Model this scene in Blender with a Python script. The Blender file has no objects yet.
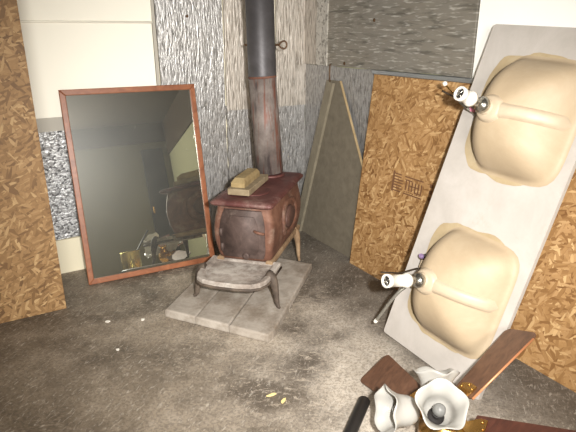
import bpy, bmesh, math, random
from math import sin, cos, pi, radians, sqrt, atan2
from mathutils import Vector as V, Matrix

random.seed(7)
sc = bpy.context.scene
C = sc.collection

# ------------------------------------------------------------------ helpers
def lin(r, g, b):
    f = lambda c: (c/255/12.92) if c/255 <= .04045 else ((c/255+.055)/1.055)**2.4
    return (f(r), f(g), f(b), 1)

class NT:
    """tiny node-tree writer"""
    def __init__(s, name):
        s.m = bpy.data.materials.new(name); s.m.use_nodes = True
        s.t = s.m.node_tree; s.t.nodes.clear()
        s.out = s.n('ShaderNodeOutputMaterial')
    def n(s, kind, **kw):
        nd = s.t.nodes.new(kind)
        for k, v in kw.items():
            if k == 'ins':
                for a, b in v.items():
                    if isinstance(b, bpy.types.NodeSocket): s.t.links.new(b, nd.inputs[a])
                    else: nd.inputs[a].default_value = b
            else: setattr(nd, k, v)
        return nd
    def coord(s, which='Object', scale=(1, 1, 1), rot=(0, 0, 0), loc=(0, 0, 0)):
        tc = s.n('ShaderNodeTexCoord')
        a = s.n('ShaderNodeMapping', ins={0: tc.outputs[which], 1: loc, 2: rot})
        return s.n('ShaderNodeMapping', ins={0: a.outputs[0], 3: scale}).outputs[0]
    def noise(s, co, scale=5, detail=4, rough=.55, dist=0):
        return s.n('ShaderNodeTexNoise', ins={'Vector': co, 'Scale': scale, 'Detail': detail, 'Roughness': rough, 'Distortion': dist}).outputs[0]
    def ramp(s, fac, stops, interp='LINEAR'):
        r = s.n('ShaderNodeValToRGB', ins={0: fac}); e = r.color_ramp.elements
        r.color_ramp.interpolation = interp
        while len(e) < len(stops): e.new(.5)
        for el, (p, c) in zip(e, stops):
            el.position = p; el.color = c if len(c) == 4 else (*c, 1)
        return r.outputs[0]
    def val(s, fac, a, b):      # soft threshold 0..1
        return s.ramp(fac, [(a, (0, 0, 0)), (b, (1, 1, 1))])
    def mix(s, fac, a, b, blend='MIX'):
        m = s.n('ShaderNodeMix', data_type='RGBA', blend_type=blend)
        for i, v in ((0, fac), (6, a), (7, b)):
            if isinstance(v, bpy.types.NodeSocket): s.t.links.new(v, m.inputs[i])
            else: m.inputs[i].default_value = v
        return m.outputs[2]
    def math(s, op, a, b=0.):
        m = s.n('ShaderNodeMath', operation=op)
        for i, v in ((0, a), (1, b)):
            if isinstance(v, bpy.types.NodeSocket): s.t.links.new(v, m.inputs[i])
            else: m.inputs[i].default_value = v
        return m.outputs[0]
    def bump(s, h, strength=.3, dist=.01):
        return s.n('ShaderNodeBump', ins={'Height': h, 'Strength': strength, 'Distance': dist}).outputs[0]
    def bsdf(s, col, rough=.6, metal=0., normal=None, **kw):
        ins = {'Base Color': col, 'Roughness': rough, 'Metallic': metal}
        if normal is not None: ins['Normal'] = normal
        ins.update(kw)
        b = s.n('ShaderNodeBsdfPrincipled', ins=ins)
        return b.outputs[0]
    def done(s, sh):
        s.t.links.new(sh, s.out.inputs[0]); return s.m

def plain(name, rgb, rough=.6, metal=0., var=.12, nscale=12, bump=.0, **kw):
    t = NT(name); c = lin(*rgb)
    n = t.noise(t.coord(), nscale, 5)
    col = t.mix(n, tuple(x*(1-var) for x in c[:3])+(1,), tuple(min(1, x*(1+var)) for x in c[:3])+(1,))
    nm = t.bump(n, bump, .01) if bump else None
    return t.done(t.bsdf(col, rough, metal, nm, **kw))

class MB:
    """collects geometry; frame maps local (x,y,z) to world"""
    def __init__(s, o=(0, 0, 0), ex=(1, 0, 0), ey=(0, 1, 0), ez=(0, 0, 1)):
        s.o, s.ex, s.ey, s.ez = V(o), V(ex), V(ey), V(ez)
        s.bm = bmesh.new(); s.uv = s.bm.loops.layers.uv.new('UVMap')
    def v(s, p): return s.bm.verts.new(p)
    def face(s, vs, smooth=False):
        try: f = s.bm.faces.new(vs)
        except ValueError: return None
        f.smooth = smooth
        for l in f.loops: l[s.uv].uv = l.vert.co.xy
        return f
    def hexa(s, pts, bevel=0, seg=2):
        vs = [s.v(p) for p in pts]
        fs = [s.face([vs[i] for i in q]) for q in ((3, 2, 1, 0), (4, 5, 6, 7), (0, 1, 5, 4), (1, 2, 6, 5), (2, 3, 7, 6), (3, 0, 4, 7))]
        if bevel:
            es = list({e for f in fs for e in f.edges})
            r = bmesh.ops.bevel(s.bm, geom=es, offset=bevel, segments=seg, affect='EDGES', profile=.5)
            for f in r['faces']:
                f.smooth = True
        return s
    def box(s, c, d, bevel=0, rot=None):
        x, y, z = (q/2 for q in d)
        P = [V(p) for p in ((-x, -y, -z), (x, -y, -z), (x, y, -z), (-x, y, -z), (-x, -y, z), (x, -y, z), (x, y, z), (-x, y, z))]
        if rot is not None: P = [rot @ p for p in P]
        return s.hexa([p+V(c) for p in P], bevel)
    def prism(s, poly, z0, z1, bevel=0):
        """poly of (x,y) in local plane, extruded z0..z1"""
        a = [s.v((x, y, z0)) for x, y in poly]; b = [s.v((x, y, z1)) for x, y in poly]
        fs = [s.face(a[::-1]), s.face(b)]
        n = len(poly)
        for i in range(n): fs.append(s.face([a[i], a[(i+1) % n], b[(i+1) % n], b[i]]))
        if bevel:
            es = list(fs[0].edges)+list(fs[1].edges)
            bmesh.ops.bevel(s.bm, geom=es, offset=bevel, segments=2, affect='EDGES', profile=.5)
        return s
    def loft(s, rings, cap=True, smooth=True, closed=True):
        R = [[s.v(p) for p in r] for r in rings]
        n = len(R[0]); m = n if closed else n-1
        for a, b in zip(R, R[1:]):
            for i in range(m): s.face([a[i], a[(i+1) % n], b[(i+1) % n], b[i]], smooth)
        if cap and closed:
            s.face(R[0][::-1]); s.face(R[-1])
        return s
    def tube(s, pts, r, n=12, cap=True, squash=None):
        pts = [V(p) for p in pts]
        rr = r if isinstance(r, (list, tuple)) else [r]*len(pts)
        up = None; rings = []
        for i, p in enumerate(pts):
            t = (pts[min(i+1, len(pts)-1)]-pts[max(i-1, 0)]).normalized()
            if up is None:
                up = V((0, 0, 1)) if abs(t.z) < .9 else V((1, 0, 0))
            a = (up-t*up.dot(t)).normalized(); b = t.cross(a); up = a
            ka, kb = squash or (1, 1)
            rings.append([p+a*(cos(2*pi*k/n)*rr[i]*ka)+b*(sin(2*pi*k/n)*rr[i]*kb) for k in range(n)])
        return s.loft(rings, cap)
    def lathe(s, o, ax, prof, n=24, cap=True, lobes=None):
        """prof: (distance along axis, radius)"""
        o = V(o); ax = V(ax).normalized()
        a = ax.orthogonal().normalized(); b = ax.cross(a); rings = []
        for h, r in prof:
            ring = []
            for k in range(n):
                th = 2*pi*k/n; dr = dh = 0
                if lobes: dr, dh = lobes(th, h, r)
                ring.append(o+ax*(h+dh)+(a*cos(th)+b*sin(th))*(r+dr))
            rings.append(ring)
        return s.loft(rings, cap)
    def build(s, name, mat, parent=None, origin=None, kind=None, mods=None):
        for v in s.bm.verts:
            c = v.co; v.co = s.o+s.ex*c.x+s.ey*c.y+s.ez*c.z
        bmesh.ops.recalc_face_normals(s.bm, faces=s.bm.faces)
        off = V(parent['_w']) if parent is not None else V(origin or (0, 0, 0))
        for v in s.bm.verts: v.co -= off
        me = bpy.data.meshes.new(name); s.bm.to_mesh(me); s.bm.free()
        o = bpy.data.objects.new(name, me); C.objects.link(o)
        if mat: me.materials.append(mat)
        if parent is not None: o.parent = parent; o['_w'] = parent['_w']
        else: o.location = off; o['_w'] = list(off)
        if kind: o['kind'] = kind
        if mods: mods(o)
        return o

def tag(o, label, cat, group=None):
    o['label'] = label; o['category'] = cat
    if group: o['group'] = group
    return o
def thing(name, loc, label, cat, group=None):
    o = bpy.data.objects.new(name, None); C.objects.link(o)
    o.location = loc; o['_w'] = list(loc); o.empty_display_size = .1
    return tag(o, label, cat, group)
def bez(p0, p1, p2, p3, n=14):
    p0, p1, p2, p3 = map(V, (p0, p1, p2, p3))
    return [(1-t)**3*p0+3*(1-t)**2*t*p1+3*(1-t)*t*t*p2+t**3*p3 for t in (i/n for i in range(n+1))]

# ------------------------------------------------------------------ materials
def osb(name, tones, seed=0, dark=1.):
    t = NT(name)
    warp = t.noise(t.coord('UV', loc=(seed, 0, 0)), 6, 2)
    base = t.noise(t.coord('UV', (9, 9, 1), loc=(seed, 3, 0)), 2.5, 6, .7)
    col = t.ramp(base, [(.3, tones[0]), (.5, tones[1]), (.7, tones[2])])
    h = base
    for i, (ang, sx, sy, thr) in enumerate(((.3, 13, 56, .36), (1.35, 15, 66, .32), (2.3, 14, 62, .32), (-.5, 20, 78, .26), (.9, 20, 74, .26), (1.9, 16, 80, .2), (2.9, 26, 100, .2))):
        co = t.coord('UV', (sx, sy, 1), (0, 0, ang), (seed*3.1+i*7.3, i*2.7, 0))
        co = t.mix(.045, co, warp, 'ADD')
        vo = t.n('ShaderNodeTexVoronoi', voronoi_dimensions='2D', ins={'Vector': co, 'Scale': 1., 'Randomness': 1.})
        sep = t.n('ShaderNodeSeparateColor', ins={0: vo.outputs['Color']})
        c = t.ramp(sep.outputs[0], [(0, tones[3]), (.22, tones[0]), (.5, tones[1]), (.78, tones[2]), (1, tones[4])])
        grain = t.noise(t.coord('UV', (sx*3, sy*9, 1), (0, 0, ang)), 2, 2)
        c = t.mix(t.math('MULTIPLY', grain, .3), c, tones[3])
        m = t.math('LESS_THAN', sep.outputs[1], thr)
        rim = t.math('MULTIPLY', m, t.math('GREATER_THAN', vo.outputs['Distance'], .62))
        col = t.mix(m, col, c)
        col = t.mix(t.math('MULTIPLY', rim, .35), col, tones[3])
        h = t.mix(m, h, sep.outputs[2])
    big = t.noise(t.coord('UV', loc=(seed*5, 1, 0)), 1.6, 3)
    col = t.mix(t.math('MULTIPLY', t.val(big, .42, .68), .3), col, tones[0])
    return t.done(t.bsdf(col, .62, 0, t.bump(h, .25, .004)))

def foil(name, sx, sy, tint=(196, 190, 180), rough=.36, strength=.8, seed=0., dirt=.35, metal=.4, dark=(112, 104, 92), lo=.36, hi=.52):
    t = NT(name)
    wob = t.noise(t.coord('UV', loc=(seed, 9, 0)), 9, 2)
    co = t.mix(.02*max(sx, sy)/60, t.coord('UV', (sx, sy, 1), loc=(seed, seed, 0)), wob, 'ADD')
    n1 = t.noise(co, 1, 3, .55, .5); n2 = t.noise(t.coord('UV', (sx*.3, sy*.3, 1), loc=(seed*2, 1, 0)), 1, 3)
    n3 = t.noise(t.coord('UV', (sx*2.4, sy*2.4, 1), loc=(seed, 2, 0)), 1, 2)
    h = t.math('ADD', t.math('MULTIPLY', n1, .8), t.math('MULTIPLY', n2, .7))
    dm = t.val(t.noise(t.coord('UV', loc=(seed, 5, 0)), 3.5, 6, .65), .4, .75)
    col = t.mix(t.math('MULTIPLY', dm, dirt), lin(*tint), lin(150, 138, 120))
    col = t.mix(t.val(n1, lo, hi), lin(*dark), col)  # wrinkle shading painted in as dark creases
    col = t.mix(t.math('MULTIPLY', t.val(n3, .55, .7), .5), col, lin(236, 232, 224))  # glints painted in as pale specks
    return t.done(t.bsdf(col, rough, metal, t.bump(h, strength, .02)))

def wood(name, a, b, scale=(3, 40, 40), rough=.45, **kw):
    t = NT(name)
    n = t.noise(t.coord('Object', scale), 1.3, 6, .6, .8)
    col = t.ramp(n, [(.3, lin(*a)), (.7, lin(*b))])
    return t.done(t.bsdf(col, rough, 0, t.bump(n, .12, .004), **kw))

def rusty(name, cols, rough=.7, metal=.25, dust=None, dust_dir=None, scale=9):
    t = NT(name)
    n = t.noise(t.coord('Object'), scale, 7, .7, .4)
    col = t.ramp(n, [(.3, lin(*cols[0])), (.5, lin(*cols[1])), (.7, lin(*cols[2]))])
    if dust:
        d = t.noise(t.coord('Object', loc=(4, 1, 7)), dust[1], 7, .75)
        col = t.mix(t.math('MULTIPLY', t.val(d, dust[2], dust[3]), .9), col, lin(*dust[0]))
    return t.done(t.bsdf(col, rough, metal, t.bump(n, .35, .006)))

OT_R = [lin(150, 112, 68), lin(172, 133, 86), lin(190, 151, 104), lin(118, 80, 42), lin(218, 182, 130)]
OT_L = [lin(132, 98, 58), lin(150, 115, 72), lin(166, 130, 86), lin(102, 72, 40), lin(196, 162, 114)]  # left board tones lowered to paint in the dimmer light there
M = {}
M['osb_r'] = osb('oriented_strand_board_golden', OT_R, 1.)
M['osb_l'] = osb('oriented_strand_board_dimmed', OT_L, 4.)
M['foil_v'] = foil('foil_vertical_wrinkles', 84, 15, (168, 166, 164), .36, .5, 1., .25, .45, (122, 119, 115), .36, .52)
M['foil_v2'] = foil('foil_vertical_wrinkles_dull', 86, 8, (194, 185, 174), .42, .45, 3., .35, .3, (130, 121, 110), .36, .52)
M['foil_h'] = foil('foil_horizontal_wrinkles', 5, 34, (146, 141, 131), .45, .6, 5., .35, .45, (110, 106, 97), .32, .48)
M['foil_t'] = foil('foil_tape', 30, 26, (190, 186, 178), .4, .4, 2., .2, .4, (130, 126, 118), .36, .5)
M['foil_c'] = foil('foil_crinkled', 46, 60, (196, 196, 196), .28, .8, 7., .1, .5, (104, 104, 104), .38, .52)

def make_floor():
    t = NT('worn_concrete')
    co = t.coord('Object')
    n1 = t.noise(co, 1.1, 6, .6); n2 = t.noise(t.coord('Object', loc=(3, 7, 0)), 6, 8, .72, .3); n3 = t.noise(t.coord('Object', (1, 2.2, 1), (0, 0, .6)), 17, 7, .78, 1.0)
    col = t.ramp(n2, [(.30, lin(130, 117, 101)), (.5, lin(160, 146, 128)), (.7, lin(186, 173, 156))])
    # paler patch near the stove and the sink top
    geo = t.coord('Object', (1, .8, 1), (0, 0, .5), (-1.02, -2.22, 0))
    ln = t.n('ShaderNodeVectorMath', operation='LENGTH', ins={0: geo}).outputs['Value']
    pale_dist = t.math('ADD', t.math('MULTIPLY', ln, .6), t.math('MULTIPLY', n1, .6))
    pale_mask = t.n('ShaderNodeMapRange', ins={0: pale_dist, 1: .4, 2: 1.25, 3: 1., 4: 0.}).outputs[0]
    col = t.mix(t.math('MULTIPLY', pale_mask, .85), col, t.ramp(n3, [(.28, lin(150, 139, 125)), (.46, lin(204, 194, 180)), (.7, lin(228, 220, 208))]))
    sm = t.val(n3, .44, .32); sm2 = t.val(t.noise(t.coord('Object', loc=(9, 2, 0)), 2.6, 5, .6), .42, .6)
    col = t.mix(t.math('MULTIPLY', t.math('MULTIPLY', sm, sm2), .85), col, lin(70, 61, 52))
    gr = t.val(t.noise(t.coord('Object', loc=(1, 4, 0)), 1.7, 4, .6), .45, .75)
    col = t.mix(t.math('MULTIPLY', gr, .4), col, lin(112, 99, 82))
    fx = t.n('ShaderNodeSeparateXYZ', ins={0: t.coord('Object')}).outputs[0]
    falloff = t.n('ShaderNodeMapRange', ins={0: t.math('ADD', fx, t.math('MULTIPLY', n1, 1.0)), 1: .55, 2: 1.6, 3: 1., 4: 0.}).outputs[0]
    col = t.mix(t.math('MULTIPLY', falloff, .62), col, t.ramp(n2, [(.3, lin(82, 71, 58)), (.7, lin(122, 108, 90))]))  # light falloff towards the left painted into the floor colour
    # shade along the foot of the right wall, painted into the floor colour
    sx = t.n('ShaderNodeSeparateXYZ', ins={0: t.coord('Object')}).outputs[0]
    wall_shade = t.n('ShaderNodeMapRange', ins={0: t.math('ADD', sx, t.math('MULTIPLY', n1, .5)), 1: 1.74, 2: 2.0, 3: 0., 4: 1.}).outputs[0]
    col = t.mix(t.math('MULTIPLY', wall_shade, .72), col, lin(84, 77, 68))
    # greenish remains of square tiles in the far left foreground
    tl = t.n('ShaderNodeTexChecker', ins={'Vector': t.coord('Object'), 'Scale': 4.2}).outputs[1]
    sy = t.n('ShaderNodeSeparateXYZ', ins={0: t.coord('Object')})
    tm = t.math('MULTIPLY', t.val(t.math('ADD', sy.outputs[0], t.math('MULTIPLY', n2, .3)), .36, .30), t.val(sy.outputs[1], 2.35, 2.1))
    col = t.mix(t.math('MULTIPLY', tm, .45), col, t.mix(tl, lin(74, 74, 62), lin(98, 96, 80)))
    n4 = t.noise(t.coord('Object', (1, 1, 1), (0, 0, .9)), 75, 4, .7, .6)
    col = t.mix(t.val(n4, .52, .40), col, t.mix(.38, col, lin(66, 58, 50)))
    n5 = t.noise(t.coord('Object', (1, 3.2, 1), (0, 0, -.7), (2, 2, 0)), 26, 5, .75, .8)
    col = t.mix(t.math('MULTIPLY', t.val(n5, .56, .66), .5), col, lin(206, 197, 184))
    return t.done(t.bsdf(col, .62, 0, t.bump(n3, .18, .006)))
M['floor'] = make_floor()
M['cream'] = plain('cream_plaster', (232, 222, 194), .8, var=.06, nscale=4)
M['cover'] = plain('cream_window_cover', (252, 247, 232), .75, var=.03, nscale=3)
M['white'] = plain('white_painted_trim', (250, 247, 240), .6, var=.02)
M['sill'] = plain('grey_white_sill', (178, 172, 160), .6, var=.05)
M['olive'] = plain('olive_painted_wall', (118, 110, 76), .8, var=.1, nscale=2)
M['green'] = plain('pale_green_wall', (172, 170, 138), .8, var=.05, nscale=2)
M['brownwall'] = plain('dark_brown_boards', (64, 46, 26), .8, var=.2, nscale=3)
M['ceil'] = plain('ceiling_boards', (84, 70, 54), .85, var=.15, nscale=2)
M['door'] = plain('dark_door', (30, 22, 18), .6, var=.2)
M['steel'] = plain('galvanised_rail', (178, 182, 184), .35, .8, var=.1)
M['frame'] = wood('reddish_brown_frame', (122, 70, 42), (158, 98, 62), (14, 14, 14), .4)
M['back'] = plain('brown_backing_card', (120, 98, 70), .9)
M['grey_ply'] = wood('weathered_grey_plywood', (102, 94, 79), (119, 110, 94), (6, 14, 14), .8)
M['grey_edge'] = wood('pale_plywood_edge', (150, 128, 92), (176, 154, 116), (10, 10, 10), .8)
M['grey_lip'] = wood('weathered_batten', (116, 107, 90), (136, 127, 108), (8, 20, 8), .8)

def mirror_mat():
    t = NT('dusty_mirror_glass')
    d = t.noise(t.coord('Object', loc=(2, 2, 2)), 7, 8, .75)
    sp = t.val(t.noise(t.coord('Object'), 60, 3, .6), .68, .74)
    dust = t.math('ADD', t.math('MULTIPLY', t.val(d, .35, .8), .06), t.math('MULTIPLY', sp, .3))
    gl = t.n('ShaderNodeBsdfGlossy', ins={'Color': (.62, .63, .54, 1), 'Roughness': .012}).outputs[0]
    gl2 = t.n('ShaderNodeBsdfGlossy', ins={'Color': (.8, .8, .75, 1), 'Roughness': .38}).outputs[0]
    df = t.n('ShaderNodeBsdfDiffuse', ins={'Color': lin(170, 168, 150)}).outputs[0]
    a = t.n('ShaderNodeMixShader', ins={0: .055, 1: gl, 2: gl2}).outputs[0]
    return t.done(t.n('ShaderNodeMixShader', ins={0: dust, 1: a, 2: df}).outputs[0])
M['mirror'] = mirror_mat()

M['iron_front'] = rusty('sooty_iron_door', ((62, 50, 46), (86, 70, 64), (110, 92, 86)), .65, .2, ((150, 134, 122), 6, .6, .85))
M['iron_side'] = rusty('rusty_iron_body', ((80, 52, 42), (110, 74, 58), (134, 98, 80)), .7, .15, ((160, 140, 124), 8, .52, .78))
M['iron_top'] = rusty('maroon_iron_top', ((74, 42, 40), (94, 54, 50), (114, 74, 68)), .55, .15, ((152, 126, 116), 8, .55, .8))
M['iron_ash'] = rusty('ash_covered_iron', ((104, 94, 86), (142, 130, 120), (176, 166, 156)), .85, .05, ((196, 188, 178), 9, .45, .65))
M['iron_leg'] = rusty('dusty_iron_leg', ((52, 44, 38), (82, 70, 60), (116, 102, 88)), .75, .15)
M['iron_rail'] = rusty('tan_rusted_rail', ((110, 86, 62), (142, 116, 88), (164, 140, 110)), .8, .05)
M['iron_dark'] = rusty('dark_inset_iron', ((66, 46, 42), (92, 66, 58), (112, 84, 74)), .65, .2)
M['pipe_up'] = rusty('blued_steel_pipe', ((58, 55, 56), (74, 71, 72), (94, 91, 93)), .5, .3, scale=3)
def streaks():
    t = NT('rust_streaked_pipe')
    n = t.noise(t.coord('Object'), 9, 6, .7)
    col = t.ramp(n, [(.3, lin(96, 87, 83)), (.5, lin(122, 111, 105)), (.7, lin(146, 136, 129))])
    st = t.noise(t.coord('Object', (34, 34, 3)), 1, 5, .65, .3)
    col = t.mix(t.math('MULTIPLY', t.val(st, .5, .62), .85), col, lin(112, 62, 44))
    col = t.mix(t.val(t.noise(t.coord('Object', (20, 20, 4), loc=(5, 5, 5)), 1, 4), .58, .7), col, lin(70, 62, 60))
    return t.done(t.bsdf(col, .6, .2, t.bump(n, .2, .004)))
M['pipe_lo'] = streaks()
M['pipe_band'] = rusty('rusty_seam', ((80, 52, 42), (104, 68, 54), (124, 88, 72)), .8, .1)
M['wire_iron'] = rusty('rusty_wire', ((70, 48, 30), (92, 66, 42), (110, 84, 56)), .6, .4)
M['tan_block'] = rusty('tan_block', ((128, 108, 72), (150, 129, 90), (170, 150, 110)), .85, 0, scale=14)
M['tan_slab'] = rusty('dull_tan_slab', ((116, 101, 77), (138, 122, 96), (158, 142, 115)), .85, 0, scale=14)
M['paver'] = rusty('dusty_paving_slab', ((140, 130, 118), (164, 154, 142), (184, 175, 163)), .9, 0, ((112, 96, 78), 5, .48, .72), scale=8)
M['marble'] = rusty('cultured_marble_underside', ((168, 161, 153), (178, 171, 163), (187, 180, 173)), .5, 0, ((168, 156, 142), 11, .6, .8), scale=4)
M['resin'] = rusty('tan_resin_margin', ((156, 137, 106), (165, 147, 116), (174, 158, 130)), .5, 0, scale=9)
M['bowl'] = rusty('cream_sink_bowl', ((160, 141, 115), (167, 148, 121), (174, 156, 130)), .6, 0, scale=5)
M['channel'] = rusty('cream_overflow_channel', ((167, 150, 127), (175, 158, 134), (181, 165, 142)), .5, 0, scale=5)
M['chrome'] = plain('tarnished_chrome', (176, 172, 162), .22, .95, var=.2, nscale=30)
M['pvc'] = plain('white_plastic_pipe', (214, 209, 198), .4, var=.03)
M['dark'] = plain('dark_inside', (34, 30, 28), .7)
M['hose'] = plain('braided_hose', (150, 146, 136), .4, .6, var=.2, nscale=80)
M['rodm'] = plain('thin_dark_rod', (78, 66, 54), .4, .7)
M['purple'] = plain('purple_valve_collar', (128, 106, 138), .5)
M['pink'] = plain('pink_plastic_tag', (206, 128, 150), .5)
M['blade'] = wood('walnut_fan_blade', (80, 55, 41), (112, 80, 61), (5, 30, 30), .42)
M['blade_edge'] = plain('copper_blade_edge', (196, 132, 92), .4, .3)
M['blade_red'] = wood('reddish_fan_blade', (62, 35, 28), (86, 50, 39), (5, 30, 30), .4)
M['brass'] = plain('polished_brass', (206, 160, 92), .25, .95, var=.1)
M['brass_can'] = plain('brass_can', (214, 196, 120), .22, .95, var=.06)
M['black'] = plain('black_rubber', (30, 29, 29), .45)
M['bulb'] = plain('grey_glass_bulb', (112, 111, 108), .12, .1)
M['chip_w'] = plain('white_chip', (232, 226, 214), .8)
M['chip_y'] = plain('yellow_chip', (226, 204, 140), .8)
M['ink'] = plain('faded_black_ink', (108, 74, 48), .85, var=.35, nscale=60)
M['ink2'] = plain('faded_purple_ink', (112, 80, 62), .8, var=.3, nscale=60)
M['box'] = plain('cardboard', (170, 146, 108), .85)

def glass_mat():
    t = NT('frosted_white_glass')
    b = t.bsdf(lin(188, 185, 178), .22, 0, None, **{'Coat Weight': .4})
    tr = t.n('ShaderNodeBsdfTranslucent', ins={'Color': lin(214, 210, 200)}).outputs[0]
    return t.done(t.n('ShaderNodeMixShader', ins={0: .3, 1: b, 2: tr}).outputs[0])
M['glass'] = glass_mat()

# ------------------------------------------------------------------ the room
# room axes: x towards the right wall, y towards the back wall; the camera stands at the origin
XW, YB, XL, YF, ZC = 2.172, 3.41, -2.0, -2.6, 2.45
def slab(name, lo, hi, mat, kind='structure'):
    mb = MB(); c = [(a+b)/2 for a, b in zip(lo, hi)]; d = [b-a for a, b in zip(lo, hi)]
    return mb.box(c, d).build(name, mat, kind=kind)
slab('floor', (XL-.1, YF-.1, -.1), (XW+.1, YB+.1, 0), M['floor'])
slab('ceiling', (XL-.1, YF-.1, ZC), (XW+.1, YB+.1, ZC+.1), M['ceil'])
slab('wall_back', (XL-.1, YB, 0), (XW+.1, YB+.1, ZC), M['cream'])
slab('wall_right', (XW, YF, 0), (XW+.1, YB, ZC), M['green'])
slab('wall_left', (XL-.1, YF, 0), (XL, YB, ZC), M['olive'])
slab('wall_front', (XL, YF-.1, 0), (XW, YF, ZC), M['olive'])
# behind the camera, seen in the mirror: dark boards above, dark door on the right wall
slab('trim_1', (XL, YF, 2.12), (XW-.03, YF+.03, ZC), M['brownwall'])
slab('trim_2', (XW-.025, YF+.03, 1.88), (XW, .45, ZC), M['brownwall'])
dmb = MB().box((1.88, YF+.02, 1.), (.36, .04, 2.0), .004)
dr = dmb.build('door_1', M['door'], kind='structure')
MB().box((1.74, YF+.05, .95), (.03, .06, .12), .008).build('door_handle', M['brass'], dr)
# white painted trim board on the right wall above and beside the sink top
slab('trim_3', (XW-.022, .5, 0), (XW, 1.846, ZC), M['white'])

# window with cream cover on the back wall
wc = thing('window_cover', (.05, YB-.02, .97), 'cream fabric cover over the window above the mirror', 'window cover')
MB((0, 0, 0), (1, 0, 0), (0, 0, 1), (0, -1, 0)).prism([(-1.05, .985), (1.052, .985), (1.052, 1.515), (-1.05, 1.515)], -YB+.012, -YB+.021, .003).build('lower_panel', M['cover'], wc)
MB((0, 0, 0), (1, 0, 0), (0, 0, 1), (0, -1, 0)).prism([(-1.05, 1.505), (1.06, 1.505), (1.06, 2.4), (-1.05, 2.4)], -YB+.012, -YB+.018, .002).build('upper_panel', M['cover'], wc)
MB().tube([(-1.05, YB-.02, 1.512), (1.055, YB-.02, 1.512)], .007, 8).build('seam_roll', M['cover'], wc)
slab('baseboard_back', (-1.6, YB-.014, 0), (1.07, YB, .2245), M['cream'])
slab('window_1', (-1.05, YB-.012, .90), (1.07, YB, .99), M['sill'])  # sill strip, its grey painting in the shadow below the cover
slab('trim_4', (1.054, YB-.028, .95), (1.072, YB, ZC), M['sill'])

def sheet(name, o, ex, ey, ez, w, h, t, mat, label, cat, group=None, poly=None, bevel=.002):
    mb = MB(o, ex, ey, ez)
    mb.prism(poly or [(0, 0), (w, 0), (w, h), (0, h)], 0, t, bevel)
    return tag(mb.build(name, mat, origin=tuple(o)), label, cat, group)
X, Y, Z = V((1, 0, 0)), V((0, 1, 0)), V((0, 0, 1))
FG = 'foil faced insulation sheets on the walls'
def wavy(w, h, amp=.004, seed=0):
    rnd = random.Random(seed); P = []
    for a, b, n in (((0, 0), (w, 0), 10), ((w, 0), (w, h), 14), ((w, h), (0, h), 10), ((0, h), (0, 0), 14)):
        for i in range(n):
            t = i/n; P.append((a[0]+(b[0]-a[0])*t+rnd.uniform(-amp, amp), a[1]+(b[1]-a[1])*t+rnd.uniform(-amp, amp)))
    return P
# back wall sheets (front faces look to -y)
sheet('foil_insulation_sheet', (-1.6, YB-.001, .228), X, Z, -Y, 2.672, .675, .014, M['foil_c'], 'short crinkled silver foil sheet below the window, left of the mirror', 'insulation sheet', FG, wavy(2.672, .675, .004, 1))
sheet('foil_insulation_sheet', (1.08, YB-.001, .012), X, Z, -Y, .44, 2.43, .02, M['foil_v'], 'tall silver foil sheet between the window and the stovepipe', 'insulation sheet', FG, wavy(.44, 2.43, .004, 2))
sheet('foil_insulation_sheet', (1.53, YB-.020, .945), X, Z, -Y, .38, 1.50, .006, M['foil_v2'], 'tall wrinkled foil sheet directly behind the upper stovepipe', 'insulation sheet', FG, wavy(.38, 1.50, .004, 3))
sheet('foil_insulation_sheet', (1.92, YB-.020, .945), X, Z, -Y, .247, 1.50, .005, M['foil_v2'], 'narrow foil strip in the corner, right of the stovepipe damper', 'insulation sheet', FG, wavy(.247, 1.50, .003, 4))
sheet('foil_insulation_sheet', (1.53, YB-.001, .012), X, Z, -Y, .638, .96, .017, M['foil_v'], 'wrinkled silver foil sheet low behind the stove', 'insulation sheet', FG, wavy(.638, .96, .004, 5))
# right wall sheets (front faces look to -x); local x runs from the corner towards the camera
sheet('foil_insulation_sheet', (XW-.001, 3.391, .012), -Y, Z, -X, 1.535, 1.224, .005, M['foil_v'], 'silver foil sheet behind the grey triangular board and the right strand board', 'insulation sheet', FG, wavy(1.535, 1.224, .003, 6))
fp = thing('foil_blanket', (XW-.001, 3.2, 1.24), 'large dull foil panel with horizontal wrinkles at the top right', 'insulation panel', FG)
MB((XW-.001, 3.20, 1.242), -Y, Z, -X).prism(wavy(1.348, 1.19, .003, 7), 0, .03, .002).build('wrinkled_face', M['foil_h'], fp)
MB((XW-.001, 3.205, 1.240), -Y, Z, -X).prism(wavy(.13, 1.2, .006, 8), .028, .036, .002).build('taped_edge', M['foil_t'], fp)
sheet('foil_insulation_sheet', (XW-.001, 3.388, 1.239), -Y, Z, -X, .185, 1.21, .016, M['foil_v2'], 'slim foil strip between the corner and the dull foil panel', 'insulation sheet', FG, wavy(.18, 1.21, .003, 9))
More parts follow.
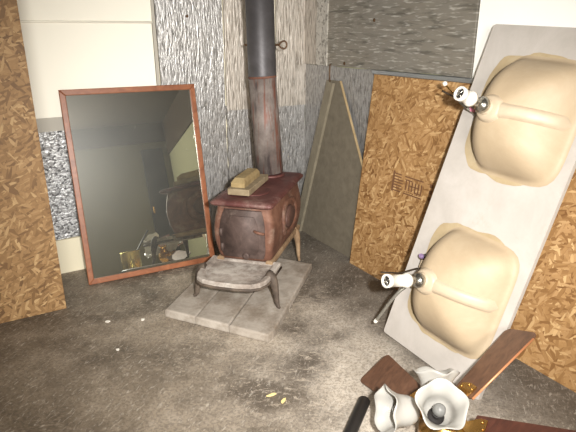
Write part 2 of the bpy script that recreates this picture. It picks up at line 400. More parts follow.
# galvanised rail under the panel
rl = MB()
rl.box((XW-.026, 2.19, 1.2355), (.036, .80, .006), .001).box((XW-.042, 2.19, 1.2275), (.005, .80, .020), .001).box((XW-.03, 2.19, 1.2195), (.024, .80, .005), .001)
tag(rl.build('metal_rail', M['steel'], origin=(XW-.02, 2.19, 1.23)), 'thin galvanised metal rail under the dull foil panel', 'rail')
tag(MB().tube([(XW-.045, 3.02, 1.135), (XW-.046, 3.025, 1.19), (XW-.042, 3.028, 1.25), (XW-.03, 3.03, 1.252)], .004, 8).build('hanging_wire', M['wire_iron'], origin=(XW-.03, 3.03, 1.25)), 'short wire above the tip of the grey triangular board', 'wire')
for (p, d, s, lb) in (((1.80, YB-.028, 1.60), -Y, .010, 'small dark nail in the foil above right of the damper key'),
                      ((1.28, YB-.022, 1.55), -Y, .010, 'small nail in the foil left of the upper stovepipe'),
                      ((XW-.033, 2.60, 1.52), -X, .011, 'dark nail in the middle of the dull foil panel'),
                      ((XW-.033, 2.88, 1.262), -X, .011, 'dark nail at the lower edge of the dull foil panel')):
    tag(MB().lathe(p, d, [(-.01, .003), (.002, .003), (.002, s), (.005, s*.7)], 12).build('nail', M['wire_iron'], origin=p), lb, 'nail', 'nails in the foil')

# ------------------------------------------------------------------ leaning strand boards
def plane_sheet(name, bl, br, tl, w, h, t, mat, label, cat, group=None):
    bl, br, tl = V(bl), V(br), V(tl)
    u = (br-bl).normalized(); q = (tl-bl); q = (q-u*q.dot(u)).normalized(); n = u.cross(q)
    return (bl, u, q, n)
# right board: front face towards the room
bl, u, q, n = plane_sheet('', (2.014, 2.586, 0), (2.025, .146, 0), (2.147, 2.587, 1.213), 2.44, 1.22, .012, None, '', '')
ob = MB(bl, u, q, n).prism([(0, 0), (2.44, 0), (2.44, 1.22), (0, 1.22)], -.012, 0, .001).build('strand_board', M['osb_r'], origin=tuple(bl))
tag(ob, 'golden strand board with a faded ink stamp, leaning behind the sink top', 'board', 'strand boards leaning on the walls')
st = MB(bl, u, q, n)
rnd = random.Random(3)
def bar(x0, y0, x1, y1): st.prism([(x0, y0), (x1, y0), (x1, y1), (x0, y1)], .0002, .0012)
bar(.29, .570, .305, .690)
for i in range(7): bar(.306, .575+i*.0165, .38+rnd.uniform(-.02, .01), .582+i*.0165)
bar(.39, .672, .535, .679); bar(.39, .575, .535, .582)
for x in (.40, .425, .45, .475, .50, .522): bar(x, .60, x+.009, .655)
bar(.40, .655, .45, .662); bar(.475, .595, .53, .602); bar(.425, .627, .51, .633)
for i in range(8): bar(.395+i*.017, .588, .405+i*.017, .592)
for i in range(3): bar(.585, .585+i*.036, .606, .605+i*.036)
st.build('ink_stamp', M['ink'], ob)
# left board standing upright
bl, u, q, n = plane_sheet('', (-.934, 2.911, .002), (.286, 2.899, .002), (-.903, 3.05, 2.44), 1.22, 2.44, .012, None, '', '')
ol = MB(bl, u, q, n).prism([(0, 0), (1.22, 0), (1.22, 2.42), (0, 2.42)], -.012, 0, .001).build('strand_board', M['osb_l'], origin=tuple(bl))
tag(ol, 'tall tan strand board standing upright at the left edge beside the mirror', 'board', 'strand boards leaning on the walls')

# ------------------------------------------------------------------ grey triangular board in the corner
bo, bu, bq, bn = V((2.058, 3.335, .002)), -Y, (V((2.150, 3.335, 1.145))-V((2.058, 3.335, 0))).normalized(), None
bn = bu.cross(bq)
gb = thing('plywood_offcut', (2.058, 2.98, 0), 'grey weathered triangular board leaning in the corner behind the stove', 'board')
MB(bo, bu, bq, bn).prism([(0, 0), (.95, 0), (.88, .40), (.408, 1.148), (.27, 1.148)], -.010, 0, .001).build('panel', M['grey_ply'], gb)
def strip(name, a, b, w, t0, t1, mat):
    a, b = V((*a, 0)), V((*b, 0)); d = (b-a).normalized(); s_ = V((-d.y, d.x, 0))*-1
    mb = MB(bo, bu, bq, bn)
    P = [a, b, b+s_*w, a+s_*w]
    mb.prism([(p.x, p.y) for p in P], t0, t1, .0015); return mb.build(name, mat, gb)
strip('edge_batten', (0.0, .0), (.272, 1.148), .078, .0005, .020, M['grey_lip'])
strip('pale_edge', (.40, 1.146), (.868, .405), -.008, -.009, .006, M['grey_edge'])['label'] = 'pale raw wood edge'

# ------------------------------------------------------------------ mirror
mbl, mbr, mtl = V((.452, 3.131, .002)), V((1.260, 3.081, .002)), V((.466, 3.372, 1.142))
u = (mbr-mbl).normalized(); q = mtl-mbl; q = (q-u*q.dot(u)).normalized(); n = u.cross(q)
MW, MH = .81, 1.165
mi = thing('wall_mirror', tuple(mbl+u*MW/2), 'large dusty mirror in a reddish wooden frame leaning on the back wall', 'mirror')
fw, ft = .034, .022
fr = MB(mbl, u, q, n)
for P in ([(0, 0), (MW, 0), (MW-fw, fw), (fw, fw)], [(MW, 0), (MW, MH), (MW-fw, MH-fw), (MW-fw, fw)], [(MW, MH), (0, MH), (fw, MH-fw), (MW-fw, MH-fw)], [(0, MH), (0, 0), (fw, fw), (fw, MH-fw)]):
    fr.prism(P, -.016, .006, .004)
fr.build('frame', M['frame'], mi)
MB(mbl, u, q, n).prism([(fw-.004, fw-.004), (MW-fw+.004, fw-.004), (MW-fw+.004, MH-fw+.004), (fw-.004, MH-fw+.004)], -.008, -.003).build('mirror_glass', M['mirror'], mi)
MB(mbl, u, q, n).prism([(.01, .01), (MW-.01, .01), (MW-.01, MH-.01), (.01, MH-.01)], -.014, -.009).build('backing', M['back'], mi)

# ------------------------------------------------------------------ paving slabs under the stove
PG = 'paving slabs of the stove hearth'
A, B_, C_, D_ = V((.728, 2.521)), V((1.09, 2.001)), V((1.733, 2.617)), V((1.371, 3.137))
def lerp(a, b, t): return a+(b-a)*t
def pad(a0, a1, e0, e1, h, label, chip=0):
    # between fractions a along A->B and e along B->C
    f = lambda s_, t_: lerp(lerp(A, B_, s_), lerp(D_, C_, s_), t_)
    P = [f(a0, e0), f(a1, e0), f(a1, e1), f(a0, e1)]
    if chip: P = [f(a0, e0), lerp(f(a0, e0), f(a1, e0), .93), lerp(f(a1, e0), f(a1, e1), .05)] + P[2:]
    c = sum(P, V((0, 0)))/len(P)
    mb = MB((c.x, c.y, 0)); mb.prism([((p-c).x, (p-c).y) for p in P][::1], 0, h, .008)
    tag(mb.build('paving_slab', M['paver'], origin=(c.x, c.y, 0)), label, 'paving slab', PG)
pad(0, .305, 0, 1, .049, 'dusty grey paving slab nearest the mirror under the stove')
pad(.309, .622, 0, 1, .050, 'middle dusty grey paving slab under the stove hearth')
pad(.628, 1., 0, 1, .048, 'dusty grey paving slab at the near right of the stove, chipped corner', 1)

# ------------------------------------------------------------------ wood stove
th = radians(44); SL, SW = V((cos(th), sin(th), 0)), V((sin(th), -cos(th), 0))
so = SL*2.9+SW*-.965; PZ = .05
stv = thing('wood_stove', (so.x, so.y, PZ), 'rusty cast iron box wood stove on dusty paving slabs', 'stove')
def SB(): return MB((so.x, so.y, 0), tuple(SL), tuple(SW), (0, 0, 1))     # local: l (back), w (right side), z
def rrect(l0, l1, w0, w1, r, z, n=5):
    P = []
    for cx, cy, a0 in ((l1-r, w1-r, 0), (l0+r, w1-r, 90), (l0+r, w0+r, 180), (l1-r, w0+r, 270)):
        for k in range(n+1):
            a = radians(a0+90*k/n); P.append((cx+r*cos(a), cy+r*sin(a), z))
    return P
Z0, Z1 = .235, .562
def bulge(z): return .024*sin(pi*min(1, max(0, (z-Z0)/(Z1-Z0))))
rings = []
for i in range(13):
    z = Z0+(Z1-Z0)*i/12; b = bulge(z)
    rings.append(rrect(-.29-b, .315+b, -.155-b, .150+b, .03, z))
body = SB(); body.loft(rings); body.build('body', M['iron_side'], stv)
# top plate with moulded edge
tp = SB()
tp.loft([rrect(-.325, .37, -.172, .165, .02, .556), rrect(-.338, .38, -.182, .176, .025, .564), rrect(-.342, .384, -.186, .180, .025, .576), rrect(-.330, .374, -.164, .164, .022, .588), rrect(-.30, .345, -.135, .135, .02, .592)])
top = tp.build('top_plate', M['iron_top'], stv)
SB().lathe((-.12, 0, .5915), (0, 0, 1), [(0, .10), (.003, .10), (.005, .092), (.004, .02)], 28).build('cooking_lid', M['iron_top'], top)
# front: door with moulded panel
def front(z): return -.29-bulge(z)
def front_patch(w0, w1, z0, z1, off, round_top=0, n=10):
    mb = SB(); R = []
    for i in range(n+1):
        z = z0+(z1-z0)*i/n; k = 1
        if round_top and i > n*.6: k = 1-round_top*((i-n*.6)/(n*.4))**2
        if round_top and i < n*.25: k = 1-round_top*.6*((n*.25-i)/(n*.25))**2
        x = front(z)
        R.append([(x+.006, w0*k, z), (x-off, w0*k+.004, z), (x-off-.003, 0, z), (x-off, w1*k-.004, z), (x+.006, w1*k, z)])
    mb.loft(R, closed=False, cap=False)
    for a in (0, -1):
        mb.face([mb.v(p) for p in R[a]])
    return mb
door = front_patch(-.136, .130, .255, .535, .012, .18).build('door', M['iron_front'], stv)
front_patch(-.106, .100, .285, .505, .02, .3).build('door_panel', M['iron_front'], door)
SB().tube(bez((front(.43)-.02, .075, .43), (front(.43)-.05, .085, .437), (front(.43)-.05, .12, .43), (front(.42)-.02, .128, .418)), .008, 8).build('latch', M['iron_side'], door)
SB().lathe((front(.40)-.016, -.122, .385), (0, 0, 1), [(0, .01), (.045, .01)], 10).build('hinge', M['iron_front'], door)
SB().lathe((front(.30)-.016, -.122, .295), (0, 0, 1), [(0, .01), (.045, .01)], 10).build('hinge', M['iron_front'], door)
SB().lathe((front(.30)-.018, .02, .275), (-1, 0, 0), [(0, .020), (.008, .020), (.012, .012)], 16).build('draft_dial', M['iron_front'], door)
# side medallions
for s in (1, -1):
    mb = SB(); n = 36; rngs = []
    for rr, off in ((1.0, -.004), (1.0, .010), (.90, .014), (.80, .010), (.74, .003)):
        ring = []
        for k in range(n):
            a = 2*pi*k/n; ca, sa = cos(a), sin(a)
            e = 2.6; sc_ = 1/((abs(ca)**e+abs(sa)**e)**(1/e))
            l = .035+.155*rr*ca*sc_; z = .405+.108*rr*sa*sc_
            ring.append((l, s*((.150 if s > 0 else .155)+bulge(z)+off), z))
        rngs.append(ring)
    mb.loft(rngs, cap=False); med = mb.build('side_moulding', M['iron_side'], stv)
    mb = SB(); rngs = []
    for rr, off in ((.66, .0), (.60, .011), (.35, .015), (.05, .016)):
        ring = []
        for k in range(n):
            a = 2*pi*k/n; ca, sa = cos(a), sin(a); e = 1.7
            sc_ = 1/((abs(ca)**e+abs(sa)**e)**(1/e))
            l = .035+.155*rr*ca*sc_; z = .405+.108*rr*sa*sc_
            ring.append((l, s*((.150 if s > 0 else .155)+bulge(z)+off), z))
        rngs.append(ring)
    mb.loft(rngs, cap=True); mb.build('medallion', M['iron_dark'], med)
    # corner beading and bottom rail
    SB().prism([(-.30, s*.125), (.335, s*.125), (.335, s*.165), (-.30, s*.165)], .212, .245, .008).build('bottom_rail', M['iron_rail'], stv)
SB().prism([(-.27, -.12), (.31, -.12), (.31, .12), (-.27, .12)], .215, .24).build('base_plate', M['iron_dark'], stv)
# hearth shelf in front: dished plate with a rounded front
def hearth_ring(k, z):
    w = .205*k; P = []
    pts = [(-.27, w), (-.44, w*1.0), (-.51, w*.96), (-.555, w*.86), (-.585, w*.66), (-.598, w*.3)]
    P = [(l if k > .99 else -.43+(l+.43)*k, a) for l, a in pts]
    P = P+[(l, -a) for l, a in reversed(P)]
    return [(l, a, z) for l, a in P]
hb = SB()
hb.loft([hearth_ring(.97, .196), hearth_ring(1.0, .204), hearth_ring(1.0, .226), hearth_ring(.97, .234), hearth_ring(.86, .232), hearth_ring(.78, .222)], smooth=False)
he = hb.build('hearth_plate', M['iron_ash'], stv)
SB().tube([(l, w, .203) for l, w, z in hearth_ring(1.0, 0)], .008, 8).build('lower_bead', M['iron_leg'], he)
# legs (cabriole)
def leg(l, w, fl, fw_):
    mb = SB(); kl, kw = (l+(fl-l)*.45, w+(fw_-w)*.75)
    p = bez((l, w, .225), (kl, kw, .215), (l+(fl-l)*.55, w+(fw_-w)*.72, .12), (fl-(fl-l)*.22, fw_-(fw_-w)*.12, PZ+.022), 12)
    p += [V((fl, fw_, PZ+.010)), V((fl+(fl-l)*.22, fw_+(fw_-w)*.12, PZ+.008))]
    r = [.036, .036, .034, .031, .028, .025, .022, .020, .018, .017, .016, .015, .015, .014, .008]
    r[-2] = .010; r[-3] = .013
    mb.tube(p, r[:len(p)], 10, squash=(1., .75)); return mb.build('leg', M['iron_leg'], stv)
leg(-.43, -.175, -.45, -.245); leg(-.43, .175, -.46, .245)
leg(.27, -.135, .20, -.195).data.materials[0] = M['iron_rail']; leg(.27, .135, .19, .195).data.materials[0] = M['iron_rail']
SB().lathe((.27, -.02, .588), (0, 0, 1), [(0, .098), (.010, .098), (.016, .091)], 28).build('flue_collar', M['iron_top'], stv)

# stovepipe, leaning slightly to the left
pb = so+SL*.27-SW*.02
pd = V((-.033, .020, .602)); pd.normalize()
spt = thing('stovepipe', (pb.x, pb.y, .60), 'dark stovepipe with a rusty lower length rising from the stove', 'stovepipe')
pp = lambda h: V((pb.x, pb.y, .609))+pd*h
lo = MB().lathe(pp(0), pd, [(0, .086), (.60, .083)], 32).build('lower_section', M['pipe_lo'], spt)
up_d = V((-.008, .004, .44)).normalized()
p1 = pp(.59)
up = MB().lathe(p1, up_d, [(0, .0845), (.012, .0855), (.02, .0845), (1.40, .082)], 32).build('upper_section', M['pipe_up'], spt)
MB().lathe(pp(.575), pd, [(0.010, .0845), (.013, .0860), (.021, .0860), (.024, .0845)], 32).build('rusty_joint', M['pipe_band'], spt)['label'] = 'rusty brown joint ring'
side = V((.859, -.511, 0))
dk = MB(); pc = p1+up_d*.185
dk.tube([pc-side*.100, pc+side*.110], .006, 8)
ring = [pc+side*(.130-.022*cos(a))+Z*(.021*sin(a)*(1-.25*cos(a))) for a in [2*pi*k/18 for k in range(19)]]
dk.tube(ring, .0055, 8)
dk.build('damper_key', M['wire_iron'], spt)['label'] = 'wire damper key with a loop handle'

# tan blocks on the stove top
kb = SB(); kb.box((-.065, -.045, .616), (.36, .128, .036), .004)
tag(kb.build('flat_brick', M['tan_slab'], origin=tuple(so+SL*-.075+SW*-.045+Z*.594)), 'flat dull tan brick lying on the stove top under a tan block', 'brick', 'tan bricks on the stove')
kb = SB()
kb.loft([rrect(-.215, .065, -.10, -.018, .006, .635), rrect(-.215, .065, -.10, -.018, .006, .66), rrect(-.18, .05, -.088, -.03, .006, .682)], smooth=False)
tag(kb.build('tan_brick', M['tan_block'], origin=tuple(so+SL*-.06+SW*-.06+Z*.631)), 'yellowish tan block lying on the flat brick on the stove', 'brick', 'tan bricks on the stove')

# ------------------------------------------------------------------ double sink top
VB, vp, vq, vr = V((1.611, 1.771, .028)), V((.0228, -.9986, -.048)), V((.316, -.0386, .948)), None
vp.normalize(); vq = (vq-vp*vq.dot(vp)).normalized(); vr = vp.cross(vq)
if vr.x > 0: vr = -vr
VW, VH = .588, 1.54
van = thing('double_sink_top', tuple(VB+vp*VW/2), 'cream double sink vanity top with its underside out, leaning on the right wall', 'sink top')
def VMB(): return MB(tuple(VB), tuple(vp), tuple(vq), tuple(vr))
def rpoly(x0, y0, x1, y1, rs, n=6):
    P = []
    for (cx, cy, a0, r) in ((x1-rs[2], y1-rs[2], 0, rs[2]), (x0+rs[3], y1-rs[3], 90, rs[3]), (x0+rs[0], y0+rs[0], 180, rs[0]), (x1-rs[1], y0+rs[1], 270, rs[1])):
        for k in range(n+1):
            a = radians(a0+90*k/n); P.append((cx+r*cos(a), cy+r*sin(a)))
    return P
VMB().prism(rpoly(0, 0, VW, VH, (.006, .006, .008, .012)), -.022, 0, .004).build('slab', M['marble'], van)
# turned-down front edge on the long side nearest the camera, thin
BD = .155
def prof(s): return BD*(max(0, 1-s**2.5))**.78
AL, AR, BQ = .128, .284, .246
def erad(t):
    c, s_ = abs(cos(t)), abs(sin(t)); e = 2.5+3.6*max(0, min(1, (cos(t)+.25)/.9))
    return 1/((c**e+s_**e)**(1/e))
class Bowl:
    def __init__(b, cq):
        b.cq = cq; b.dp, b.dq = .250, cq-.004
    def pt(b, t, s):
        k = erad(t)*s
        return b.dp+(AR if cos(t) > 0 else AL)*cos(t)*k, b.cq+BQ*sin(t)*k
    def H(b, p, q_):
        x = (p-b.dp)/(AR if p > b.dp else AL); y = (q_-b.cq)/BQ
        return prof(min(1, sqrt(x*x+y*y)/erad(atan2(y, x))))
def make_bowl(cq, tail, label_pos):
    bw = Bowl(cq)
    mb = VMB(); rings = []
    S = [1.06, 1.02, 1.0, .985, .96, .92, .87, .8, .72, .62, .5, .36, .2, .06]
    for s in S:
        h = prof(s) if s < 1 else {1.06: .0012, 1.02: .003, 1.0: .008}[s]
        rings.append([(*bw.pt(2*pi*k/72, s), max(h, .0012)) for k in range(72)])
    mb.loft(rings, cap=False)
    f = mb.face([mb.v(p) for p in rings[-1]])
    o = mb.build('sink_bowl', M['bowl'], van)
    # tan resin margin, irregular outline
    rd = random.Random(int(cq*100)); mg = []
    ph = [rd.uniform(0, 6.28) for _ in range(4)]
    for k in range(72):
        t = 2*pi*k/72
        w = 1+.018*sin(3*t+ph[0])+.022*sin(5*t+ph[1])+.016*sin(9*t+ph[2])+.008*sin(17*t+ph[3])
        c_ = cos(t); k_ = w/((abs(c_)**3.6+abs(sin(t))**3.6)**(1/3.6))
        mg.append((bw.dp+(.284 if c_ > 0 else .176)*c_*k_, cq+.268*sin(t)*k_))
    # notch at the middle of the back edge where the faucet holes are
    VMB().prism(mg, .0002, .0016).build('resin_margin', M['resin'], o)['label'] = 'tan resin stain around the bowl'
    # overflow channel and drain boss
    ch = VMB(); R = []; n = 22
    for i in range(n+1):
        t = i/n; p = bw.dp+.01+(.528-bw.dp-.01)*t
        hw = .031+.010*max(0, 1-t*4); lift = .016 if t < .95 else .016*(1-t)/.05
        if t > .93: hw *= sqrt(max(.05, 1-((t-.93)/.07)**2))
        row = []
        for j in range(9):
            v_ = -1+2*j/8; q_ = bw.dq+.012*t+hw*v_
            hb_ = bw.H(p, q_)
            row.append((p, q_, hb_-.003+(lift+.003)*(1-abs(v_)**3.5)))
        R.append(row)
    ch.loft(R, closed=False, cap=False)
    rings = []
    for rr, lift in ((.062, -.004), (.057, .004), (.051, .013), (.044, .018), (.02, .019)):
        rings.append([(bw.dp+rr*1.12*cos(2*pi*k/32), bw.dq+rr*sin(2*pi*k/32), .5*bw.H(bw.dp+rr*1.12*cos(2*pi*k/32), bw.dq+rr*sin(2*pi*k/32))+.5*bw.H(bw.dp, bw.dq)*(.96 if rr > .056 else 1.0)+lift) for k in range(32)])
    ch.loft(rings, cap=False); ch.face([ch.v(p) for p in rings[-1]])
    ch.build('overflow_channel', M['channel'], o)
    # drain: chrome nut ball, then white plastic tailpiece
    h0 = bw.H(bw.dp, bw.dq)+.016
    ax = V(tail['ax']).normalized(); O = V((bw.dp-.006, bw.dq+.002, h0))
    VMB().lathe(O, (0, 0, 1), [(-.004, .034), (.004, .034), (.006, .030), (.010, .030)], 24).build('drain_washer', M['channel'], o)
    VMB().lathe(O, ax, [(.004, .020), (.010, .029), (.020, .034), (.030, .034), (.040, .028), (.048, .018), (.060, .016), (.095, .016)], 24).build('drain_body', M['chrome'], o)
    L0, L1 = tail['len']
    pv = VMB(); r0 = .026
    pv.lathe(O, ax, [(L0, .018), (L0, .030), (L0+.010, .031), (L0+.018, .031), (L0+.020, r0), (L1-.022, r0), (L1-.020, .029), (L1, .029), (L1, .021), (L1-.05, .020)], 24, cap=False)
    pvc = pv.build('tailpiece', M['pvc'], o)
    VMB().lathe(O, ax, [(L1-.010, .0205), (L1-.008, .0205)], 20).build('bore_shade', M['dark'], pvc)  # dark disc near the mouth, painting in the shade inside the pipe
    ib = VMB()
    a_ = ax.orthogonal().normalized(); b2 = ax.cross(a_)
    for k in range(2):
        d = a_ if k else b2
        ib.tube([O+ax*(L1-.004)-d*.019, O+ax*(L1-.004)+d*.019], .0028, 6)
    ib.build('cross_strainer', M['chrome'], pvc)
    return bw, O, ax, o
bA, OA, axA, oA = make_bowl(1.158, {'ax': (-.10, .06, 1), 'len': (.088, .166)}, 'upper')
bB, OB, axB, oB = make_bowl(.385, {'ax': (-.02, -.09, 1), 'len': (.086, .218)}, 'lower')
def pts(*a): return [V(p) for p in a]
def smooth_path(P, n=6):
    P = [V(p) for p in P]; out = []
    for i in range(len(P)-1):
        a, b, c, d = P[max(i-1, 0)], P[i], P[i+1], P[min(i+2, len(P)-1)]
        for k in range(n):
            t = k/n
            out.append(.5*((2*b)+(c-a)*t+(2*a-5*b+4*c-d)*t*t+(3*b-a-3*c+d)*t**3))
    out.append(P[-1]); return out
# pop-up rods, faucet tails and supply hoses at the back (left) edge
def plumbing(cq, o, upper):
    def at(*P): return smooth_path([(p, q_+cq, r) for p, q_, r in P])
    if upper:
        VMB().tube(at((-.012, .030, .165), (.056, .016, .13), (.12, .018, .11), (.185, .014, .165)), .0045, 6).build('pop_up_rod', M['rodm'], o)
        VMB().tube(at((-.012, .058, .152), (.01, .045, .145), (.04, .027, .13)), .004, 6).build('rod_clip', M['brass'], o)
        VMB().lathe((-.016, cq+.062, .155), (-.4, .5, .2), [(-.008, .006), (-.004, .010), (.006, .011), (.012, .007)], 12).build('clip_knob', M['pvc'], o)
        VMB().tube(at((.03, .034, .135), (.06, -.0, .10), (.095, -.02, .05), (.11, -.022, .0)), .0055, 8).build('supply_hose', M['hose'], o)
        VMB().tube(at((.045, .040, .125), (.085, .01, .09), (.12, -.01, .05), (.125, -.012, .0)), .0045, 8).build('supply_hose', M['hose'], o)
        VMB().box((.097, cq-.011, .06), (.028, .020, .012), .003).build('plastic_tag', M['pink'], o)
        VMB().lathe((.105, cq+.03, 0), (0, 0, 1), [(0, .022), (.012, .022), (.012, .012), (.05, .012)], 16).build('faucet_shank', M['chrome'], o)
    else:
        VMB().tube(at((.0, -.072, .165), (.04, -.055, .14), (.082, -.036, .125), (.147, .016, .10), (.20, .01, .165)), .0045, 6).build('pop_up_rod', M['rodm'], o)
        VMB().lathe((.098, cq+.055, 0), (0, 0, 1), [(0, .022), (.010, .022), (.010, .012), (.04, .012)], 16).build('faucet_shank', M['chrome'], o)
        VMB().lathe((.10, cq+.058, .036), (.1, .3, .9), [(0, .010), (.016, .013), (.026, .009)], 12).build('valve_collar', M['purple'], o)
        VMB().tube(at((.10, .06, .03), (.125, .068, .035), (.15, .068, .03)), .006, 8).build('copper_line', M['rodm'], o)
        VMB().box((.112, cq+.025, .02), (.035, .045, .04), .008).build('faucet_block', M['channel'], o)
        VMB().tube(at((.105, -.04, .0), (.12, -.075, .09), (.098, -.137, .12), (.052, -.238, .11), (.018, -.315, .10)), .0075, 8).build('supply_hose', M['hose'], o)
        VMB().lathe((.018, cq-.315, .10), (-.42, -.9, -.1), [(-.004, .009), (.010, .010), (.016, .007)], 12).build('hose_nut', M['pvc'], o)
plumbing(1.158, oA, True); plumbing(.385, oB, False)

# ------------------------------------------------------------------ ceiling fan lying on the floor
HB = V((1.28, 1.02, .0))
fan = thing('fan', tuple(HB), 'ceiling fan with three frosted glass shades lying on the floor', 'ceiling fan')
# the fan lies tilted on its motor housing, two of its blades gone
H = V((1.25, 1.06, .15)); rA = V((1.352, 1.535, .05))-H; rB = V((1.699, 1.084, .36))-H
FN = rB.cross(rA).normalized()
MB().lathe(H, FN, [(-.108, .02), (-.104, .055), (-.09, .078), (-.06, .088), (-.02, .088), (.005, .07), (.02, .045), (.05, .04), (.06, .05), (.07, .03)], 28).build('motor_housing', M['brass'], fan)
def blade(root, tip, pitch, mat, w0=.105, w1=.165, edge=None):
    root, tip = V(root), V(tip); d = (tip-root); L = d.length; d.normalize()
    s_ = d.cross(FN).normalized(); n_ = s_.cross(d)
    ca, sa = cos(pitch), sin(pitch); s2 = s_*ca+n_*sa; n2 = n_*ca-s_*sa
    P = [(0, -w0/2), (L*.9, -w1/2)]
    for k in range(7):
        a = radians(-90+90*k/6); P.append((L-.022+.022*cos(a), -w1/2+.022+.022*sin(a)))
    for k in range(7):
        a = radians(90*k/6); P.append((L-.022+.022*cos(a), w1/2-.022+.022*sin(a)))
    P += [(0, w0/2)]
    P.pop(1)
    mb = MB(tuple(root), tuple(d), tuple(s2), tuple(n2)); mb.prism(P, -.003, .003)
    b = mb.build('blade', mat, fan)
    if edge:
        e = MB(tuple(root), tuple(d), tuple(s2), tuple(n2))
        e.tube([V((0, w0/2*edge, 0)), V((L-.03, w1/2*edge, 0))], .0045, 6); e.build('edge_band', M['blade_edge'], b)
    iron = MB(tuple(root), tuple(d), tuple(s2), tuple(n2))
    iron.prism([(-.10, -.014), (-.02, -.014), (.02, -.04), (.05, -.04), (.06, 0), (.05, .04), (.02, .04), (-.02, .014), (-.10, .014)], .004, .009, .001)
    for x_, y_ in ((.035, -.028), (.035, .028), (.05, 0)):
        iron.lathe((x_, y_, .008), (0, 0, 1), [(0, .006), (.004, .005)], 8)
    iron.build('blade_iron', M['brass'], b)
    return b
def fan_blade(r, pitch, mat, edge=None, w1=.16):
    d = r.normalized(); blade(H+d*.13, H+r, pitch, mat, .115, w1, edge)
fan_blade(rA, radians(6), M['blade'], None, .172)
fan_blade(rB, radians(8), M['blade'], 1, .155)
rC = Matrix.Rotation(radians(-76), 3, FN) @ rB
fan_blade(rC, radians(4), M['blade_red'])

def shade(base, axis, seed, L=.125, R=.083):
    axis = V(axis).normalized(); base = V(base)
    rd = random.Random(seed); ph = rd.uniform(0, 6)
    def lob(th_, h, r):
        k = max(0, (h/L-.45)/.55)**2
        return (.006*k*sin(5*th_+ph), .007*k*cos(5*th_+ph+.6))
    outer = [(0, .024), (.004, .036), (.02, .047), (.04, .053), (.06, .054), (.08, .057), (.10, .066), (.115, .076), (L, R)]
    inner = [(L, R-.003), (.114, .072), (.10, .062), (.08, .053), (.06, .050), (.04, .049), (.02, .043), (.008, .03)]
    sh = MB().lathe(base, axis, outer+inner, 48, cap=False, lobes=lob).build('glass_shade', M['glass'], fan)
    MB().lathe(base, axis, [(-.03, .012), (-.026, .02), (-.004, .03), (.001, .03), (.001, .02)], 20).build('shade_holder', M['brass'], sh)
    MB().lathe(base, axis, [(.0015, .029), (.0045, .029), (.005, .016), (.03, .014), (.034, .018), (.04, .018)], 16).build('bulb_socket', M['dark'], sh)
    MB().lathe(base, axis, [(.038, .012), (.05, .017), (.065, .022), (.078, .020), (.088, .012), (.091, .002)], 18).build('bulb', M['bulb'], sh)
    # curved brass arm from the hub
    h = H+FN*.06; e = base-axis*.028
    MB().tube(bez(h, h+FN*.03, e-axis*.05, e), .008, 8).build('lamp_arm', M['brass'], sh)
    return sh
def base_from_rim(rim, axis, L=.125): return V(rim)-V(axis).normalized()*L
a1 = V((-.317, -.458, .85)); shade(base_from_rim((1.150, .965, .325), a1), a1, 1)
a2 = V((-.93, .30, .20)); shade(base_from_rim((1.075, 1.150, .205), a2), a2, 2)
a3 = V((.31, .41, .86)); shade(base_from_rim((1.335, 1.172, .262), a3), a3, 5)

# black tube on the floor
t0, t1 = V((1.2, 1.404, .026)), V((.80, 1.11, .026)); d = (t1-t0).normalized()
bt = thing('black_tube', ((t0.x+t1.x)/2, (t0.y+t1.y)/2, 0), 'black rubber tube lying on the floor beside the fan', 'tube')
MB().lathe(t0, d, [(0, .012), (.002, .021), (.008, .025), ((t1-t0).length-.01, .025), ((t1-t0).length, .02)], 20).build('tube_body', M['black'], bt)
MB().lathe(t0-d*.001, d, [(0, .010), (.0025, .0105)], 16).build('end_plug', M['dark'], bt)

# ------------------------------------------------------------------ small litter on the floor
def chip(x, y, s, mat, label, cat, seed, stretch=1., ang=0.):
    rd = random.Random(seed); P = []
    for k in range(7):
        a = 2*pi*k/7+rd.uniform(-.3, .3); r = s*rd.uniform(.6, 1.1)
        px, py = r*cos(a)*stretch, r*sin(a)
        P.append((px*cos(ang)-py*sin(ang), px*sin(ang)+py*cos(ang)))
    mb = MB((x, y, 0)); mb.prism(P, .0005, .006)
    tag(mb.build('paper_scrap' if cat == 'scrap' else 'wood_splinter', mat, origin=(x, y, 0)), label, cat, 'litter on the floor')
chip(.448, 2.631, .013, M['chip_w'], 'white scrap on the floor left of the paving slabs, larger one', 'scrap', 1)
chip(.614, 2.556, .011, M['chip_w'], 'small white scrap close to the left tip of the paving slabs', 'scrap', 2)
chip(.427, 2.336, .009, M['chip_w'], 'tiny pale scrap on the dark floor nearest the camera at the left', 'scrap', 3)
chip(.905, 1.655, .008, M['chip_y'], 'upper of two yellowish splinters on the floor in front', 'splinter', 4, 3.4, -.1)
chip(.925, 1.595, .008, M['chip_y'], 'lower of two yellowish splinters on the floor in front', 'splinter', 5, 2.6, .5)

# ------------------------------------------------------------------ things behind the camera, seen only in the mirror
cx, cy = .945, .63
can = thing('brass_can', (cx, cy, 0), 'shiny brass can seen in the mirror', 'can')
MB().lathe((cx, cy, 0), Z, [(0, .10), (.004, .106), (.02, .106), (.026, .103), (.222, .103), (.228, .108), (.234, .103), (.228, .098), (.03, .096)], 36, cap=False).build('can_wall', M['brass_can'], can)
MB().lathe((cx, cy, .02), Z, [(0, .10), (.004, .10)], 36).build('can_bottom', M['brass_can'], can)
tag(MB().tube([(cx-.06, cy-.01, .042), (1.17, .66, .43)], .010, 10).build('dark_stick', M['black'], origin=(cx-.04, cy, .035)), 'dark stick leaning out of the brass can, seen in the mirror', 'stick')

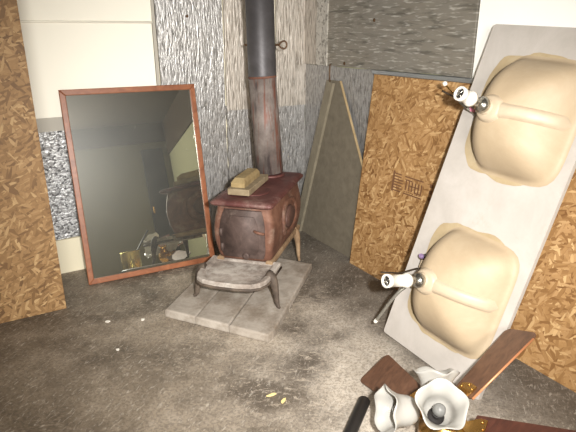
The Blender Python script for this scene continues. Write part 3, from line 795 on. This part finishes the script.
# ------------------------------------------------------------------ light
def area(name, loc, target, sx, sy, power, col):
    l = bpy.data.lights.new(name, 'AREA'); l.shape = 'RECTANGLE'; l.size = sx; l.size_y = sy
    l.energy = power; l.color = col
    o = bpy.data.objects.new(name, l); C.objects.link(o); o.location = loc
    o.rotation_euler = (V(target)-V(loc)).to_track_quat('-Z', 'Y').to_euler(); return o
area('window_daylight', (-.45, -2.5, 1.75), (1.2, 2.2, .3), 1.5, 1.2, 130, (1, .97, .91))
area('ceiling_fill', (.2, .5, 2.42), (.2, .5, 0),   .5, .5, 14, (1, .93, .82))  # added overhead fill for ambient light, no fitting modelled
fl = bpy.data.lights.new('camera_flash', 'SPOT'); fl.energy = 380; fl.shadow_soft_size = .03; fl.color = (1, .985, .96)
fl.spot_size = radians(80); fl.spot_blend = 1.
fo = bpy.data.objects.new('camera_flash', fl); C.objects.link(fo); fo.location = (.15, -.09, 1.53)
fo.rotation_euler = (V((1.55, 2.3, .45))-fo.location).to_track_quat('-Z', 'Y').to_euler()
w = bpy.data.worlds.new('world'); sc.world = w; w.use_nodes = True
w.node_tree.nodes['Background'].inputs[0].default_value = (.8, .85, .9, 1)
w.node_tree.nodes['Background'].inputs[1].default_value = .2

# ------------------------------------------------------------------ camera
cd = bpy.data.cameras.new('camera'); cam = bpy.data.objects.new('camera', cd); C.objects.link(cam)
cd.sensor_width = 36; cd.lens = 532.28*36/576; cd.clip_start = .02
fwd, rt, upv = V((.4831, .8124, -.3275)), V((.859, -.511, -.0024)), None
fwd.normalize(); rt = (rt-fwd*rt.dot(fwd)).normalized(); upv = rt.cross(fwd)
cam.matrix_world = Matrix(((rt.x, upv.x, -fwd.x, 0), (rt.y, upv.y, -fwd.y, 0), (rt.z, upv.z, -fwd.z, 1.4574), (0, 0, 0, 1)))
sc.camera = cam

sc.view_settings.view_transform = 'Standard'; sc.view_settings.look = 'None'
sc.view_settings.gamma = 1; sc.view_settings.use_curve_mapping = False
sc.view_settings.exposure = 0.5
for o in sc.objects:
    if '_w' in o: del o['_w']
